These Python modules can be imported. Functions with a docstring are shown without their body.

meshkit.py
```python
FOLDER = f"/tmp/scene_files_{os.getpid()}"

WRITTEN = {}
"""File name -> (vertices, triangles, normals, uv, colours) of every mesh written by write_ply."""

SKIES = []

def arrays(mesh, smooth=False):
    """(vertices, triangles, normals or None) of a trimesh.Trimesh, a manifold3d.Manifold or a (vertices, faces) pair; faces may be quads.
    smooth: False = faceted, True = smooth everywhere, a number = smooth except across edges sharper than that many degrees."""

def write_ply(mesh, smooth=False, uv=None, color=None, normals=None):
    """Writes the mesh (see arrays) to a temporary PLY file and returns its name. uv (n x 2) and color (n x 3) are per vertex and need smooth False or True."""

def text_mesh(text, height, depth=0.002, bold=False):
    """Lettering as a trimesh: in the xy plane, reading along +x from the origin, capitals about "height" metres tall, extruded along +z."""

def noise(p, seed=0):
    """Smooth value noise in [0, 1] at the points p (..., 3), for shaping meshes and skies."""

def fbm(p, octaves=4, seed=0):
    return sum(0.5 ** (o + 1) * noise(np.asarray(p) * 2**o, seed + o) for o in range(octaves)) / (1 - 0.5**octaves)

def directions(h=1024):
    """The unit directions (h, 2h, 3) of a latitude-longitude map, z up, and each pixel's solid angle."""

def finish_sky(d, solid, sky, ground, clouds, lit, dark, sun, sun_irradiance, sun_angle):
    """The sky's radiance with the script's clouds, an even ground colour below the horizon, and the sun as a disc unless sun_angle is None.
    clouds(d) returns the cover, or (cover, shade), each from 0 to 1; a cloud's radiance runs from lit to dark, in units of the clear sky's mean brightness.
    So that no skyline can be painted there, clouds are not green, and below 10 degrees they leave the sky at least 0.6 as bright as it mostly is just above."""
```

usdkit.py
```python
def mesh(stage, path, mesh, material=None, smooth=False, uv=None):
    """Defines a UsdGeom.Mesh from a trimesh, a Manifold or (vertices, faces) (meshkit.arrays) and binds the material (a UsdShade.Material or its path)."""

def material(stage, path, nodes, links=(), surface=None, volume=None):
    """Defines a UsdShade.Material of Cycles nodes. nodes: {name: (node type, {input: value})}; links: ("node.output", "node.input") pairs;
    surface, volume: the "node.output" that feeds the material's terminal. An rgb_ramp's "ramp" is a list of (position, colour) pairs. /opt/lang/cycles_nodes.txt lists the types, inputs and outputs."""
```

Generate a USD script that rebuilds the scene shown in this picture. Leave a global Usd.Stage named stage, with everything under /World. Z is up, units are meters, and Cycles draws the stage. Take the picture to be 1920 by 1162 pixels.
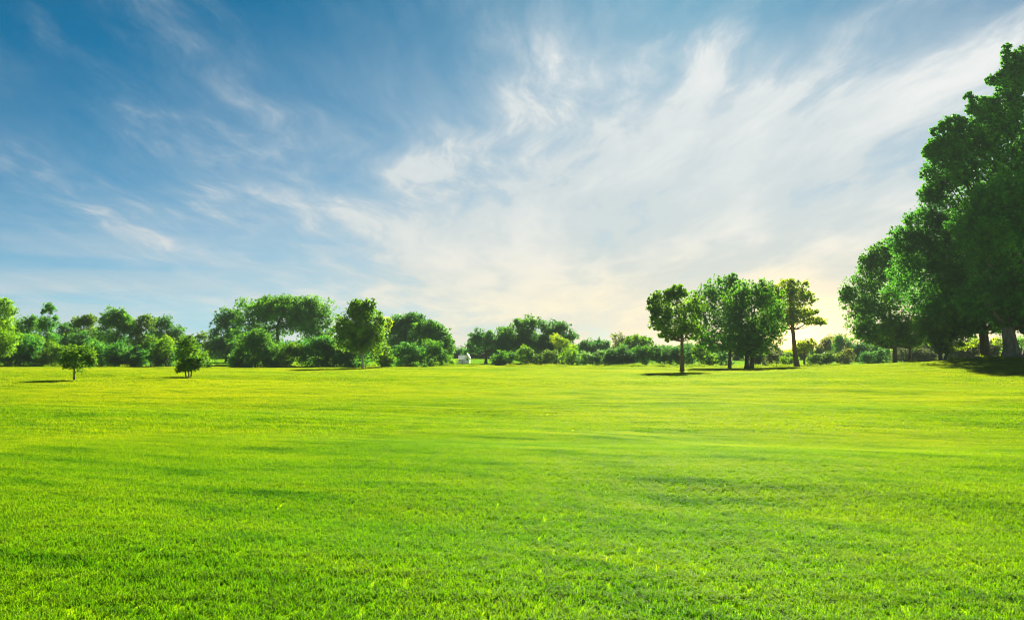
import math
import numpy as np
import trimesh
import usdkit
from meshkit import fbm, noise
from pxr import Gf, Sdf, Usd, UsdGeom, UsdLux, UsdShade, Vt

stage = Usd.Stage.CreateInMemory()
UsdGeom.SetStageUpAxis(stage, "Z")
UsdGeom.Xform.Define(stage, "/World")
UsdGeom.Scope.Define(stage, "/World/Looks")

# ------------------------------------------------------------------ camera, sky, sun
F = 1387.0            # focal length in pixels of the 1920 wide photograph
HZ = 668.0            # its eye-level row
CAM_Z = 1.7
EXPOSURE = 2.5
SUN_AZ, SUN_EL = math.radians(13.0), math.radians(29.0)
SKY_STRENGTH = 0.05
SUN_INTENSITY = 1.25

cam = UsdGeom.Camera.Define(stage, "/World/camera")
cam.CreateHorizontalApertureAttr(36.0)
cam.CreateFocalLengthAttr(36.0 * F / 1920)
cam.CreateVerticalApertureOffsetAttr((HZ - 581) / 1920 * 36)
cam.CreateClippingRangeAttr(Gf.Vec2f(0.05, 5000))
cam.CreateExposureAttr(EXPOSURE)
cam.AddTranslateOp().Set(Gf.Vec3d(0, 0, CAM_Z))
cam.AddRotateXOp().Set(90)


def mat(name, nodes, links, surface=None, volume=None):
    return usdkit.material(stage, "/World/Looks/" + name, nodes, links, surface=surface, volume=volume)


def sky_material():
    N, L = {}, []

    def math_(name, op, a, b=None, c=None, clamp=False):
        d = {"math_type": op, "use_clamp": clamp}
        for k, v in (("value1", a), ("value2", b), ("value3", c)):
            if v is None:
                continue
            if isinstance(v, str):
                L.append((v, f"{name}.{k}"))
            else:
                d[k] = float(v)
        N[name] = ("math", d)
        return f"{name}.value"

    def smooth(name, v, a, b, lo=0.0, hi=1.0):
        N[name] = ("map_range", {"range_type": "smoothstep", "from_min": a, "from_max": b, "to_min": lo, "to_max": hi, "clamp": True})
        L.append((v, f"{name}.value"))
        return f"{name}.result"

    def gauss(name, az, el, a0, e0, sa, se):
        u = math_(name + "_u", "divide", math_(name + "_a", "subtract", az, a0), sa)
        v = math_(name + "_v", "divide", math_(name + "_e", "subtract", el, e0), se)
        q = math_(name + "_q", "multiply_add", u, u, math_(name + "_vv", "multiply", v, v))
        return math_(name + "_g", "exponent", math_(name + "_n", "multiply", q, -1))

    def mix(name, fac, a, b, kind="mix"):
        d = {"blend_type": kind, "use_clamp": True}
        for k, v in (("fac", fac), ("a", a), ("b", b)):
            if isinstance(v, str):
                L.append((v, f"{name}.{k}"))
            else:
                d[k] = v
        N[name] = ("mix_color", d)
        return f"{name}.result"

    N["tc"] = ("texture_coordinate", {})
    N["xyz"] = ("separate_xyz", {})
    L.append(("tc.generated", "xyz.vector"))
    x, y, z = "xyz.x", "xyz.y", "xyz.z"
    zp = math_("zp", "maximum", z, 0.0)
    el = math_("el", "arcsine", z)
    az = math_("az", "arctan2", x, y)
    # the cloud layer as a slightly curved plane overhead
    den = math_("den", "add", zp, 0.10)
    N["pl"] = ("combine_xyz", {})
    L += [(math_("px", "divide", x, den), "pl.x"), (math_("py", "divide", y, den), "pl.y")]

    def nz(name, vec, scale, rot=0.0, loc=(0, 0, 0), detail=6, rough=0.55, dist=0.0, kind="fBM"):
        N[name + "_m"] = ("mapping", {"scale": scale, "rotation": (0, 0, rot), "location": loc})
        L.append((vec, name + "_m.vector"))
        N[name] = ("noise_texture", {"dimensions": "3D", "scale": 1.0, "detail": detail, "roughness": rough, "distortion": dist, "type": kind})
        L.append((name + "_m.vector", name + ".vector"))
        return name + ".fac"

    N["warpn"] = ("noise_texture", {"dimensions": "3D", "scale": 0.9, "detail": 3, "roughness": 0.5})
    N["warps"] = ("vector_math", {"math_type": "scale", "scale": 0.55})
    N["warpa"] = ("vector_math", {"math_type": "add"})
    L += [("pl.vector", "warpn.vector"), ("warpn.color", "warps.vector1"), ("warps.vector", "warpa.vector2"), ("pl.vector", "warpa.vector1")]
    pv = "warpa.vector"
    n_fil = nz("n_fil", pv, (2.3, 0.70, 1), 0.30, (7.9, 9.2, 0), 8, 0.60, 0.2)      # filaments combed by the wind
    n_fil2 = nz("n_fil2", pv, (5.5, 1.9, 1), -0.35, (7.4, 2.2, 0), 6, 0.6, 0.3)
    n_big = nz("n_big", pv, (0.8, 0.6, 1), 0.3, (4.7, 7.1, 0), 4, 0.5, 0.2)
    # flat bands low over the horizon
    N["bandv"] = ("combine_xyz", {})
    L += [(az, "bandv.x"), (el, "bandv.y")]
    n_band = nz("n_band", "bandv.vector", (2.6, 24.0, 1), 0.04, (0.7, 2.0, 0), 6, 0.55, 0.5)

    # ---- how much cloud: a broad veil towards the sun, thinning out to clear blue away from it
    veil = math_("veilk", "multiply", gauss("veil", az, el, 0.28, 0.15, 0.62, 0.235), 2.2)
    veil2 = gauss("veil2", az, el, 0.0, 0.02, 9.0, 0.13)  # horizon haze, widened all round the sky to fill shaded tree fronts
    fil = smooth("fil", n_fil, 0.36, 0.70)
    fil2 = smooth("fil2", n_fil2, 0.36, 0.70)
    big = smooth("big", n_big, 0.34, 0.66)
    band = smooth("band", n_band, 0.34, 0.68)
    tex = math_("tex", "multiply_add", fil, 0.40, math_("tex2", "multiply", fil2, 0.18))
    tex = math_("texb", "multiply_add", big, 0.42, tex)                       # 0 .. 1
    c1 = math_("c1", "multiply", veil, math_("c1b", "multiply_add", tex, 0.80, 0.42))
    c1 = math_("c1x", "maximum", math_("c1y", "subtract", c1, 0.11), 0.0)
    wisp = math_("wisp", "multiply", math_("wisp0", "power", fil, 3.4), math_("wisp1", "multiply_add", fil2, 0.95, 0.02))
    c1 = math_("c2", "multiply_add", wisp, 0.75, c1)
    low = math_("low", "multiply", veil2, math_("lowb", "multiply_add", band, 0.42, 0.58))
    keep = math_("keep", "multiply", math_("k1", "subtract", 1.0, math_("c3", "minimum", c1, 1.0)), math_("k2", "subtract", 1.0, low))
    cover = math_("cover", "subtract", 1.0, keep, clamp=True)

    # ---- colours
    N["sky"] = ("sky_texture", {"sky_type": "single_scattering", "sun_disc": False, "sun_elevation": SUN_EL, "sun_rotation": SUN_AZ,
                                "aerosol_density": 0.1, "ozone_density": 6.0, "air_density": 0.55, "altitude": 100.0})
    base = mix("deep", 1.0, "sky.color", (0.0, 0.31, 0.295), "multiply")
    shade = math_("shade", "multiply", math_("sh1", "subtract", 1.0, smooth("sh0", tex, 0.15, 0.95)), 0.55)
    lit = mix("clc", gauss("warmth", az, el, 0.36, 0.0, 0.90, 0.13), (3.05, 3.08, 3.04), (3.3, 2.65, 1.6))
    lit = mix("clc2", gauss("cool", az, el, -0.75, 0.15, 0.6, 0.4), lit, (1.95, 2.15, 2.3))
    cloud = mix("cl", shade, lit, (1.42, 1.84, 2.1))
    allc = mix("sum", cover, base, cloud)
    # the low warm glow round the place where the sun goes down behind the trees
    g1 = gauss("glow", az, el, 0.372, 0.020, 0.042, 0.036)
    g2 = gauss("glow2", az, el, 0.365, 0.0, 0.26, 0.07)
    N["gc1"] = ("vector_math", {"math_type": "scale", "vector1": (8.0, 4.6, 0.8)})
    N["gc2"] = ("vector_math", {"math_type": "scale", "vector1": (1.9, 0.85, 0.0)})
    L += [(g1, "gc1.scale"), (g2, "gc2.scale")]
    N["add1"] = ("vector_math", {"math_type": "add"})
    N["add2"] = ("vector_math", {"math_type": "add"})
    L += [(allc, "add1.vector1"), ("gc1.vector", "add1.vector2"), ("add1.vector", "add2.vector1"), ("gc2.vector", "add2.vector2")]
    N["bg"] = ("background_shader", {"strength": SKY_STRENGTH})
    L.append(("add2.vector", "bg.color"))
    return mat("sky_air", N, L, surface="bg.background")


sky = UsdLux.DomeLight.Define(stage, "/World/sky")
UsdShade.MaterialBindingAPI.Apply(sky.GetPrim()).Bind(sky_material())
sun = UsdLux.DistantLight.Define(stage, "/World/sun")
sun.CreateNormalizeAttr(True)
sun.CreateIntensityAttr(SUN_INTENSITY)
sun.CreateAngleAttr(0.8)
sun.CreateColorAttr(Gf.Vec3f(1.0, 0.90, 0.70))
sun.AddRotateZOp().Set(-math.degrees(SUN_AZ))
sun.AddRotateXOp().Set(-(90 - math.degrees(SUN_EL)))


# ------------------------------------------------------------------ helpers
used = {}


def numbered(name):
    n = used.get(name, 0)
    used[name] = n + 1
    return name if n == 0 else f"{name}_{n:03d}"


def tag(prim, label=None, category=None, group=None, kind=None):
    for k, v in (("label", label), ("category", category), ("group", group), ("kind", kind)):
        if v:
            prim.SetCustomDataByKey(k, v)
    return prim


def thing(name, label, category, loc, group=None, rotz=0.0):
    x = UsdGeom.Xform.Define(stage, "/World/" + numbered(name))
    x.AddTranslateOp().Set(Gf.Vec3d(*map(float, loc)))
    if rotz:
        x.AddRotateZOp().Set(rotz)
    return tag(x.GetPrim(), label, category, group)


def part(parent, name, mesh, material, smooth=False):
    key = f"{parent.GetPath()}/{name}"
    n = used.get(key, 0)
    used[key] = n + 1
    return usdkit.mesh(stage, key if n == 0 else f"{key}_{n:03d}", mesh, material, smooth=smooth).GetPrim()


def smoothstep(a, b, x):
    t = np.clip((np.asarray(x, float) - a) / (b - a), 0, 1)
    return t * t * (3 - 2 * t)


# ------------------------------------------------------------------ terrain
def ground_z(X, Y):
    X, Y = np.asarray(X, float), np.asarray(Y, float)
    r = np.hypot(X, Y)
    p = np.stack([X, Y, np.zeros_like(X)], -1)
    far = smoothstep(135, 225, Y) * 1.15 + smoothstep(225, 420, r) * 4.0
    mound = 1.62 * np.exp(-(((X - 56) / 19) ** 2 + ((Y - 74) / 19) ** 2))
    swell = (noise(p * [1 / 38, 1 / 24, 1], 3) - 0.5) * 0.30 * smoothstep(8, 30, r) * (1 - smoothstep(90, 130, r))
    # shallow mowing ridges, running across the view at a slight slant
    q = np.stack([X * 0.93 - Y * 0.36, Y * 0.93 + X * 0.36, np.zeros_like(X)], -1)
    ridges = (noise(q * [1 / 4.5, 1 / 1.7, 1], 11) - 0.5) * 0.11 * (1 - smoothstep(25, 55, r)) + (noise(q * [1 / 11.0, 1 / 4.2, 1], 12) - 0.5) * 0.24
    ridges = ridges * (1 - smoothstep(110, 150, r)) * smoothstep(1, 4, r)
    return far + mound + swell + ridges


Z0 = float(ground_z(0.0, 0.0))
CAM_TOTAL = CAM_Z + Z0
cam.GetPrim().GetAttribute("xformOp:translate").Set(Gf.Vec3d(0, 0, CAM_TOTAL))


def X_of(px, Y):
    return (px - 960) / F * Y


def Z_of(py, Y):
    return CAM_TOTAL + (HZ - py) / F * Y


def grass_nodes(translucent):
    N = {
        "g": ("geometry", {}),
        "m1": ("mapping", {"mapping_type": "texture", "scale": (2.6, 0.9, 2.0), "rotation": (0, 0, -0.36)}),
        "n1": ("noise_texture", {"scale": 1.0, "detail": 4, "roughness": 0.6}),
        "m2": ("mapping", {"mapping_type": "texture", "scale": (22.0, 12.0, 20.0), "rotation": (0, 0, -0.3)}),
        "n2": ("noise_texture", {"scale": 1.0, "detail": 3, "roughness": 0.5}),
        "r1": ("rgb_ramp", {"ramp": [(0.28, (0.095, 0.240, 0.002)), (0.45, (0.185, 0.340, 0.002)), (0.60, (0.280, 0.400, 0.002)), (0.78, (0.40, 0.43, 0.003))]}),
        "r2": ("rgb_ramp", {"ramp": [(0.32, (0.12, 0.30, 0.002)), (0.68, (0.36, 0.46, 0.002))]}),
        "mx0": ("mix_color", {"fac": 0.5}),
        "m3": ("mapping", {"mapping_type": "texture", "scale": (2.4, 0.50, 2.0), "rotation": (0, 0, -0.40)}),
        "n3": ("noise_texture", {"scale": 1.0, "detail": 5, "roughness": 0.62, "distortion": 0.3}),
        "r3": ("rgb_ramp", {"ramp": [(0.30, (0.36, 0.56, 0.6)), (0.42, (0.72, 0.84, 0.9)), (0.49, (1.0, 1.0, 1.0)), (0.75, (1.12, 1.05, 1.0))]}),  # streaks: lusher lines and the shaded sides of ridges, painted in
        "sep": ("separate_xyz", {}),
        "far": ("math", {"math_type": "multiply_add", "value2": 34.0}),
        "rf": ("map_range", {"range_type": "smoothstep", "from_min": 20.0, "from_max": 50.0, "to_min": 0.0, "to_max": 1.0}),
        "rb": ("map_range", {"range_type": "smoothstep", "from_min": 126.0, "from_max": 150.0, "to_min": 1.0, "to_max": 0.1}),  # holds the yellow back on the far slope: its shade, put into the colour
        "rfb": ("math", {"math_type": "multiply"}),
        "painted_tone": ("mix_color", {"a": (1.22, 1.24, 1.0), "b": (1.85, 1.30, 1.0)}),  # self-shaded turf nearby, lit tips farther off, put into the colour
        "mx1": ("mix_color", {"blend_type": "multiply", "fac": 1.0, "use_clamp": False}),
        "mx": ("mix_color", {"blend_type": "multiply", "fac": 1.0, "use_clamp": False}),
        "isl": ("rgb_ramp", {"ramp": [(0.0, (0.40, 0.52, 0.5)), (0.2, (0.78, 0.88, 0.8)), (0.6, (1.05, 1.08, 1.0)), (0.93, (1.5, 1.4, 1.0)), (0.965, (1.5, 1.36, 1.0)), (0.97, (1.7, 1.15, 6.0)), (1.0, (1.8, 1.2, 8.0))]}),
        "mul": ("mix_color", {"blend_type": "multiply", "fac": 1.0, "use_clamp": False}),
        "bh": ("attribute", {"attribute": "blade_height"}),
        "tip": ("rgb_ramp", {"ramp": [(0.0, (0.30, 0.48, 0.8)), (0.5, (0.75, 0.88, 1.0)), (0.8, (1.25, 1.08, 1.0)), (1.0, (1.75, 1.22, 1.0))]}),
        "tm": ("mix_color", {"blend_type": "multiply", "fac": 1.0, "use_clamp": False}),
    }
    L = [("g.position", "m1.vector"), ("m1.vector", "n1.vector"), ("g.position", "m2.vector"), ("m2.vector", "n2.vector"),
         ("n1.fac", "r1.fac"), ("n2.fac", "r2.fac"), ("r1.color", "mx0.a"), ("r2.color", "mx0.b"), ("g.position", "m3.vector"), ("m3.vector", "n3.vector"), ("n3.fac", "r3.fac"), ("g.position", "sep.vector"), ("n2.fac", "far.value1"), ("sep.y", "far.value3"), ("far.value", "rf.value"), ("sep.y", "rb.value"), ("rf.result", "rfb.value1"), ("rb.result", "rfb.value2"), ("rfb.value", "painted_tone.fac"), ("mx0.result", "mx1.a"), ("painted_tone.result", "mx1.b"), ("mx1.result", "mx.a"), ("r3.color", "mx.b"),
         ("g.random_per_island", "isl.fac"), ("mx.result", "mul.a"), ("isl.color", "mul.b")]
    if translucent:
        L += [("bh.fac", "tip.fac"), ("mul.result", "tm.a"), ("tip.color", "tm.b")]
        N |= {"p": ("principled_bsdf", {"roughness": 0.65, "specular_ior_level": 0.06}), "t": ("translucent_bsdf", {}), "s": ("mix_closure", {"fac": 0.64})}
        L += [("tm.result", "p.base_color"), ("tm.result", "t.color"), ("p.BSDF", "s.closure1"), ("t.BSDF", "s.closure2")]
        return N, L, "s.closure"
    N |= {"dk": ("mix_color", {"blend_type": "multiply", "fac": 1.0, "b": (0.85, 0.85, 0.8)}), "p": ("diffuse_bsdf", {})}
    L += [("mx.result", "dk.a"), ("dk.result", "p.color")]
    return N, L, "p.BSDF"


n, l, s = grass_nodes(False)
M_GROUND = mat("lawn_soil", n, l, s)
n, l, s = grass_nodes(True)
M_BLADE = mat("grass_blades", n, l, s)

radii = np.concatenate([[0.0], np.geomspace(1.5, 150, 400), np.geomspace(155, 640, 40)])
NA = 640
ang = np.concatenate([np.linspace(-0.72, 0.72, NA - 120, endpoint=False), np.linspace(0.72, 2 * math.pi - 0.72, 120, endpoint=False)])
RR, AA = np.meshgrid(radii, ang, indexing="ij")
GX, GY = RR * np.sin(AA), RR * np.cos(AA)
GV = np.stack([GX, GY, ground_z(GX, GY) - 0.022 - 0.012 * smoothstep(15, 60, RR)], -1).reshape(-1, 3)
i, j = np.meshgrid(np.arange(len(radii) - 1), np.arange(NA), indexing="ij")
a, b, c, d = i * NA + j, i * NA + (j + 1) % NA, (i + 1) * NA + (j + 1) % NA, (i + 1) * NA + j
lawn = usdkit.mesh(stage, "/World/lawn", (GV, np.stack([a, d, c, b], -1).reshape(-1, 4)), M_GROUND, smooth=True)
tag(lawn.GetPrim(), "broad green lawn rising to a low mound under the tall trees", "lawn", kind="structure")


# ------------------------------------------------------------------ grass
def patch(size, count, h0, h1, width, seed, root=0.022):
    g = np.random.default_rng(seed)
    n = count
    base = np.stack([g.uniform(-size / 2, size / 2, n), g.uniform(-size / 2, size / 2, n), np.full(n, -root)], 1)
    # tufts: the blades gather a little
    tuft = g.uniform(-size / 2, size / 2, (max(6, n // 14), 2))
    pick = g.integers(0, len(tuft), n)
    pull = g.random(n) < 0.6
    base[pull, :2] = tuft[pick[pull]] + g.normal(0, size * 0.018, (pull.sum(), 2))
    h = root + g.uniform(h0, h1, n) * (1 + 0.45 * (g.random(n) < 0.07))
    th = g.uniform(0, 2 * math.pi, n)
    lean = np.abs(g.normal(0.62, 0.34, n))
    ld = g.uniform(0, 2 * math.pi, n)
    w = width * g.uniform(0.7, 1.3, n)
    side = np.stack([np.cos(th), np.sin(th), np.zeros(n)], 1) * w[:, None] / 2
    out = np.stack([np.cos(ld), np.sin(ld), np.zeros(n)], 1)
    mid = base + out * (h * lean * 0.35)[:, None] + np.array([0, 0, 1]) * (h * 0.66)[:, None]
    tip = base + out * (h * lean * 1.15)[:, None] + np.array([0, 0, 1]) * (h * (1 - 0.32 * lean))[:, None]
    v = np.stack([base - side, base + side, mid + side * 0.8, mid - side * 0.8, tip], 1).reshape(-1, 3)
    k = np.arange(n)[:, None] * 5
    f = np.concatenate([k + [0, 1, 2], k + [0, 2, 3], k + [3, 2, 4]])
    return v, f, np.tile([0.0, 0.0, 0.62, 0.62, 1.0], n)


def turf(path, p):
    m = usdkit.mesh(stage, path, p[:2], M_BLADE)
    UsdGeom.PrimvarsAPI(m).CreatePrimvar("blade_height", Sdf.ValueTypeNames.FloatArray, "vertex").Set(Vt.FloatArray.FromNumpy(p[2].astype(np.float32)))


def quat_about(axis_z, spin, tilt):
    """Rotation that spins about z and then tips z to the given normals, as (w, x, y, z)."""
    nrm = tilt / np.linalg.norm(tilt, axis=1, keepdims=True)
    ax = np.stack([-nrm[:, 1], nrm[:, 0], np.zeros(len(nrm))], 1)
    s_ = np.linalg.norm(ax, axis=1)
    ang_ = np.arctan2(s_, nrm[:, 2])
    ax = np.where(s_[:, None] > 1e-9, ax / np.maximum(s_, 1e-9)[:, None], [1, 0, 0])
    qa = np.concatenate([np.cos(ang_ / 2)[:, None], ax * np.sin(ang_ / 2)[:, None]], 1)
    qb = np.stack([np.cos(spin / 2), 0 * spin, 0 * spin, np.sin(spin / 2)], 1)
    w1, x1, y1, z1 = qa.T
    w2, x2, y2, z2 = qb.T
    return np.stack([w1 * w2 - x1 * x2 - y1 * y2 - z1 * z2, w1 * x2 + x1 * w2 + y1 * z2 - z1 * y2,
                     w1 * y2 - x1 * z2 + y1 * w2 + z1 * x2, w1 * z2 + x1 * y2 - y1 * x2 + z1 * w2], 1)


rng = np.random.default_rng(5)
GRADES = [  # near, far, patch, blades, height, width
    (3.2, 17.0, 0.50, 2000, 0.014, 0.042, 0.0056, 6),
    (16.0, 46.0, 0.80, 1100, 0.018, 0.050, 0.0150, 6),
    (44.0, 132.0, 1.6, 900, 0.035, 0.080, 0.036, 5),
    (129.0, 235.0, 4.5, 900, 0.07, 0.13, 0.085, 3),
]
grass = UsdGeom.PointInstancer.Define(stage, "/World/grass")
tag(grass.GetPrim(), "short bright green grass covering the whole lawn", "grass", kind="stuff")
targets, P, Q, S, I = [], [], [], [], []
for gi, (r0, r1, size, count, h0, h1, width, variants) in enumerate(GRADES):
    first = len(targets)
    for k in range(variants):
        path = f"/World/grass/turf_{gi * 10 + k:03d}"
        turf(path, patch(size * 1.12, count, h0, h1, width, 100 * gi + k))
        targets.append(Sdf.Path(path))
    lim = 0.76
    xs = np.arange(-r1 * lim - size, r1 * lim + size, size)
    ys = np.arange(0, r1 + size, size)
    gx, gy = (q.ravel() for q in np.meshgrid(xs, ys))
    gx, gy = gx + rng.uniform(-0.1, 0.1, len(gx)) * size, gy + rng.uniform(-0.1, 0.1, len(gy)) * size
    jit = rng.uniform(-0.5, 0.5, len(gx)) * size
    keep = (gy + jit > r0) & (gy + jit < r1) & (np.abs(gx) < gy * 0.72 + 2.0 + size)
    gx, gy = gx[keep], gy[keep]
    e = size * 0.4
    nrm = np.stack([-(ground_z(gx + e, gy) - ground_z(gx - e, gy)) / (2 * e), -(ground_z(gx, gy + e) - ground_z(gx, gy - e)) / (2 * e), np.ones(len(gx))], 1)
    P.append(np.stack([gx, gy, ground_z(gx, gy) - 0.004], 1))
    Q.append(quat_about(None, rng.integers(0, 4, len(gx)) * math.pi / 2 + rng.normal(0, 0.1, len(gx)), nrm))
    tall = noise(np.stack([gx / 1.9, gy / 0.8, 0 * gx], 1), 21)
    hs = 0.80 + 0.40 * tall
    S.append(np.stack([np.ones(len(gx)), np.ones(len(gx)), hs], 1))
    I.append(first + rng.integers(0, variants, len(gx)))
P, Q, S, I = map(np.concatenate, (P, Q, S, I))
grass.CreatePrototypesRel().SetTargets(targets)
grass.CreatePositionsAttr(Vt.Vec3fArray.FromNumpy(P.astype(np.float32)))
grass.CreateOrientationsAttr(Vt.QuathArray([Gf.Quath(*map(float, q)) for q in Q]))
grass.CreateScalesAttr(Vt.Vec3fArray.FromNumpy(S.astype(np.float32)))
grass.CreateProtoIndicesAttr(Vt.IntArray.FromNumpy(I.astype(np.int32)))


rough = UsdGeom.PointInstancer.Define(stage, "/World/rough_grass")
tag(rough.GetPrim(), "longer rough grass and weeds along the foot of the trees and bushes", "grass", kind="stuff")
for k in range(4):
    turf(f"/World/rough_grass/tuft_{k:03d}", patch(1.1, 150, 0.10, 0.42, 0.030, 900 + k))
nr = 1500
ry = np.concatenate([rng.normal(125.0, 4.5, 1300), rng.normal(92, 9, 200)])
rx = np.concatenate([rng.uniform(-90, 100, 1300), rng.uniform(44, 70, 200)])
clump = noise(np.stack([rx / 5.0, ry / 5.0, 0 * rx], 1), 31)
ok = (clump > 0.42) & ~((rx > -57) & (rx < -50))
rx, ry = rx[ok], ry[ok]
rs = rng.uniform(0.5, 1.3, len(rx))
rough.CreatePrototypesRel().SetTargets([Sdf.Path(f"/World/rough_grass/tuft_{k:03d}") for k in range(4)])
rough.CreatePositionsAttr(Vt.Vec3fArray.FromNumpy(np.stack([rx, ry, ground_z(rx, ry) - 0.01], 1).astype(np.float32)))
rough.CreateOrientationsAttr(Vt.QuathArray([Gf.Quath(float(math.cos(t)), 0, 0, float(math.sin(t))) for t in rng.uniform(0, 3.1, len(rx))]))
rough.CreateScalesAttr(Vt.Vec3fArray.FromNumpy(np.stack([rs, rs, rs * rng.uniform(0.6, 1.4, len(rx))], 1).astype(np.float32)))
rough.CreateProtoIndicesAttr(Vt.IntArray.FromNumpy(rng.integers(0, 4, len(rx)).astype(np.int32)))


# ------------------------------------------------------------------ trees and shrubs
LEAF = {
    "deep": (0.052, 0.165, 0.032), "blue": (0.050, 0.138, 0.044), "mid": (0.066, 0.168, 0.022), "fresh": (0.098, 0.190, 0.010),
    "bright": (0.120, 0.225, 0.008), "yellow": (0.230, 0.300, 0.014), "gold": (0.300, 0.230, 0.030), "olive": (0.085, 0.150, 0.028),
    "pale": (0.100, 0.200, 0.085), "grey": (0.070, 0.085, 0.055), "rust": (0.135, 0.150, 0.045), "amber": (0.185, 0.235, 0.014), "sap": (0.070, 0.145, 0.014),
}


def leaf_material(key):
    col = np.array(LEAF[key]) * [1.7, 1.9, 1.5]
    N = {
        "g": ("geometry", {}),
        "nz": ("noise_texture", {"scale": 0.55, "detail": 3, "roughness": 0.6}),
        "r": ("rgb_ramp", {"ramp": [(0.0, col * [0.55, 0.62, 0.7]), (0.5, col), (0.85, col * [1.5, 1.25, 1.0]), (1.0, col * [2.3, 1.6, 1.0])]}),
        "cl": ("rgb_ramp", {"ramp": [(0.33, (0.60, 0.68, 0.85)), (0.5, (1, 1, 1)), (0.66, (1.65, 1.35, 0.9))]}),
        "m": ("mix_color", {"blend_type": "multiply", "fac": 1.0, "use_clamp": False}),
        "p": ("principled_bsdf", {"roughness": 0.6, "specular_ior_level": 0.08}),
        "tc": ("mix_color", {"blend_type": "multiply", "fac": 1.0, "b": (1.35, 1.25, 0.55)}),
        "t": ("translucent_bsdf", {}),
        "s": ("mix_closure", {"fac": 0.48}),
    }
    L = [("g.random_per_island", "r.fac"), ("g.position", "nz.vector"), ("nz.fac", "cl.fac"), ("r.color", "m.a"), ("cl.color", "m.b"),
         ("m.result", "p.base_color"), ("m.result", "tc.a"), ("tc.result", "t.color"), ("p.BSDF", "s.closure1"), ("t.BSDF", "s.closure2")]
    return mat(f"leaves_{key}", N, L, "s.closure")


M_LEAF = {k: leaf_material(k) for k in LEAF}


def bark(name, dark, light, scale):
    N = {
        "tc": ("texture_coordinate", {}),
        "mp": ("mapping", {"scale": (scale, scale, scale * 0.18)}),
        "n": ("noise_texture", {"scale": 1.0, "detail": 6, "roughness": 0.65, "distortion": 0.6}),
        "r": ("rgb_ramp", {"ramp": [(0.3, dark), (0.7, light)]}),
        "b": ("bump", {"strength": 0.9, "distance": 0.06}),
        "p": ("principled_bsdf", {"roughness": 0.9, "specular_ior_level": 0.15}),
    }
    L = [("tc.object", "mp.vector"), ("mp.vector", "n.vector"), ("n.fac", "r.fac"), ("r.color", "p.base_color"), ("n.fac", "b.height"), ("b.normal", "p.normal")]
    return mat(name, N, L, "p.BSDF")


M_BARK = {"dark": bark("bark_dark", (0.022, 0.017, 0.012), (0.085, 0.065, 0.048), 5), "grey": bark("bark_grey", (0.045, 0.036, 0.026), (0.15, 0.125, 0.095), 5),
          "pale": bark("bark_pale", (0.12, 0.11, 0.085), (0.36, 0.33, 0.27), 6), "brown": bark("bark_brown", (0.045, 0.028, 0.018), (0.15, 0.098, 0.062), 6)}


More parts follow.
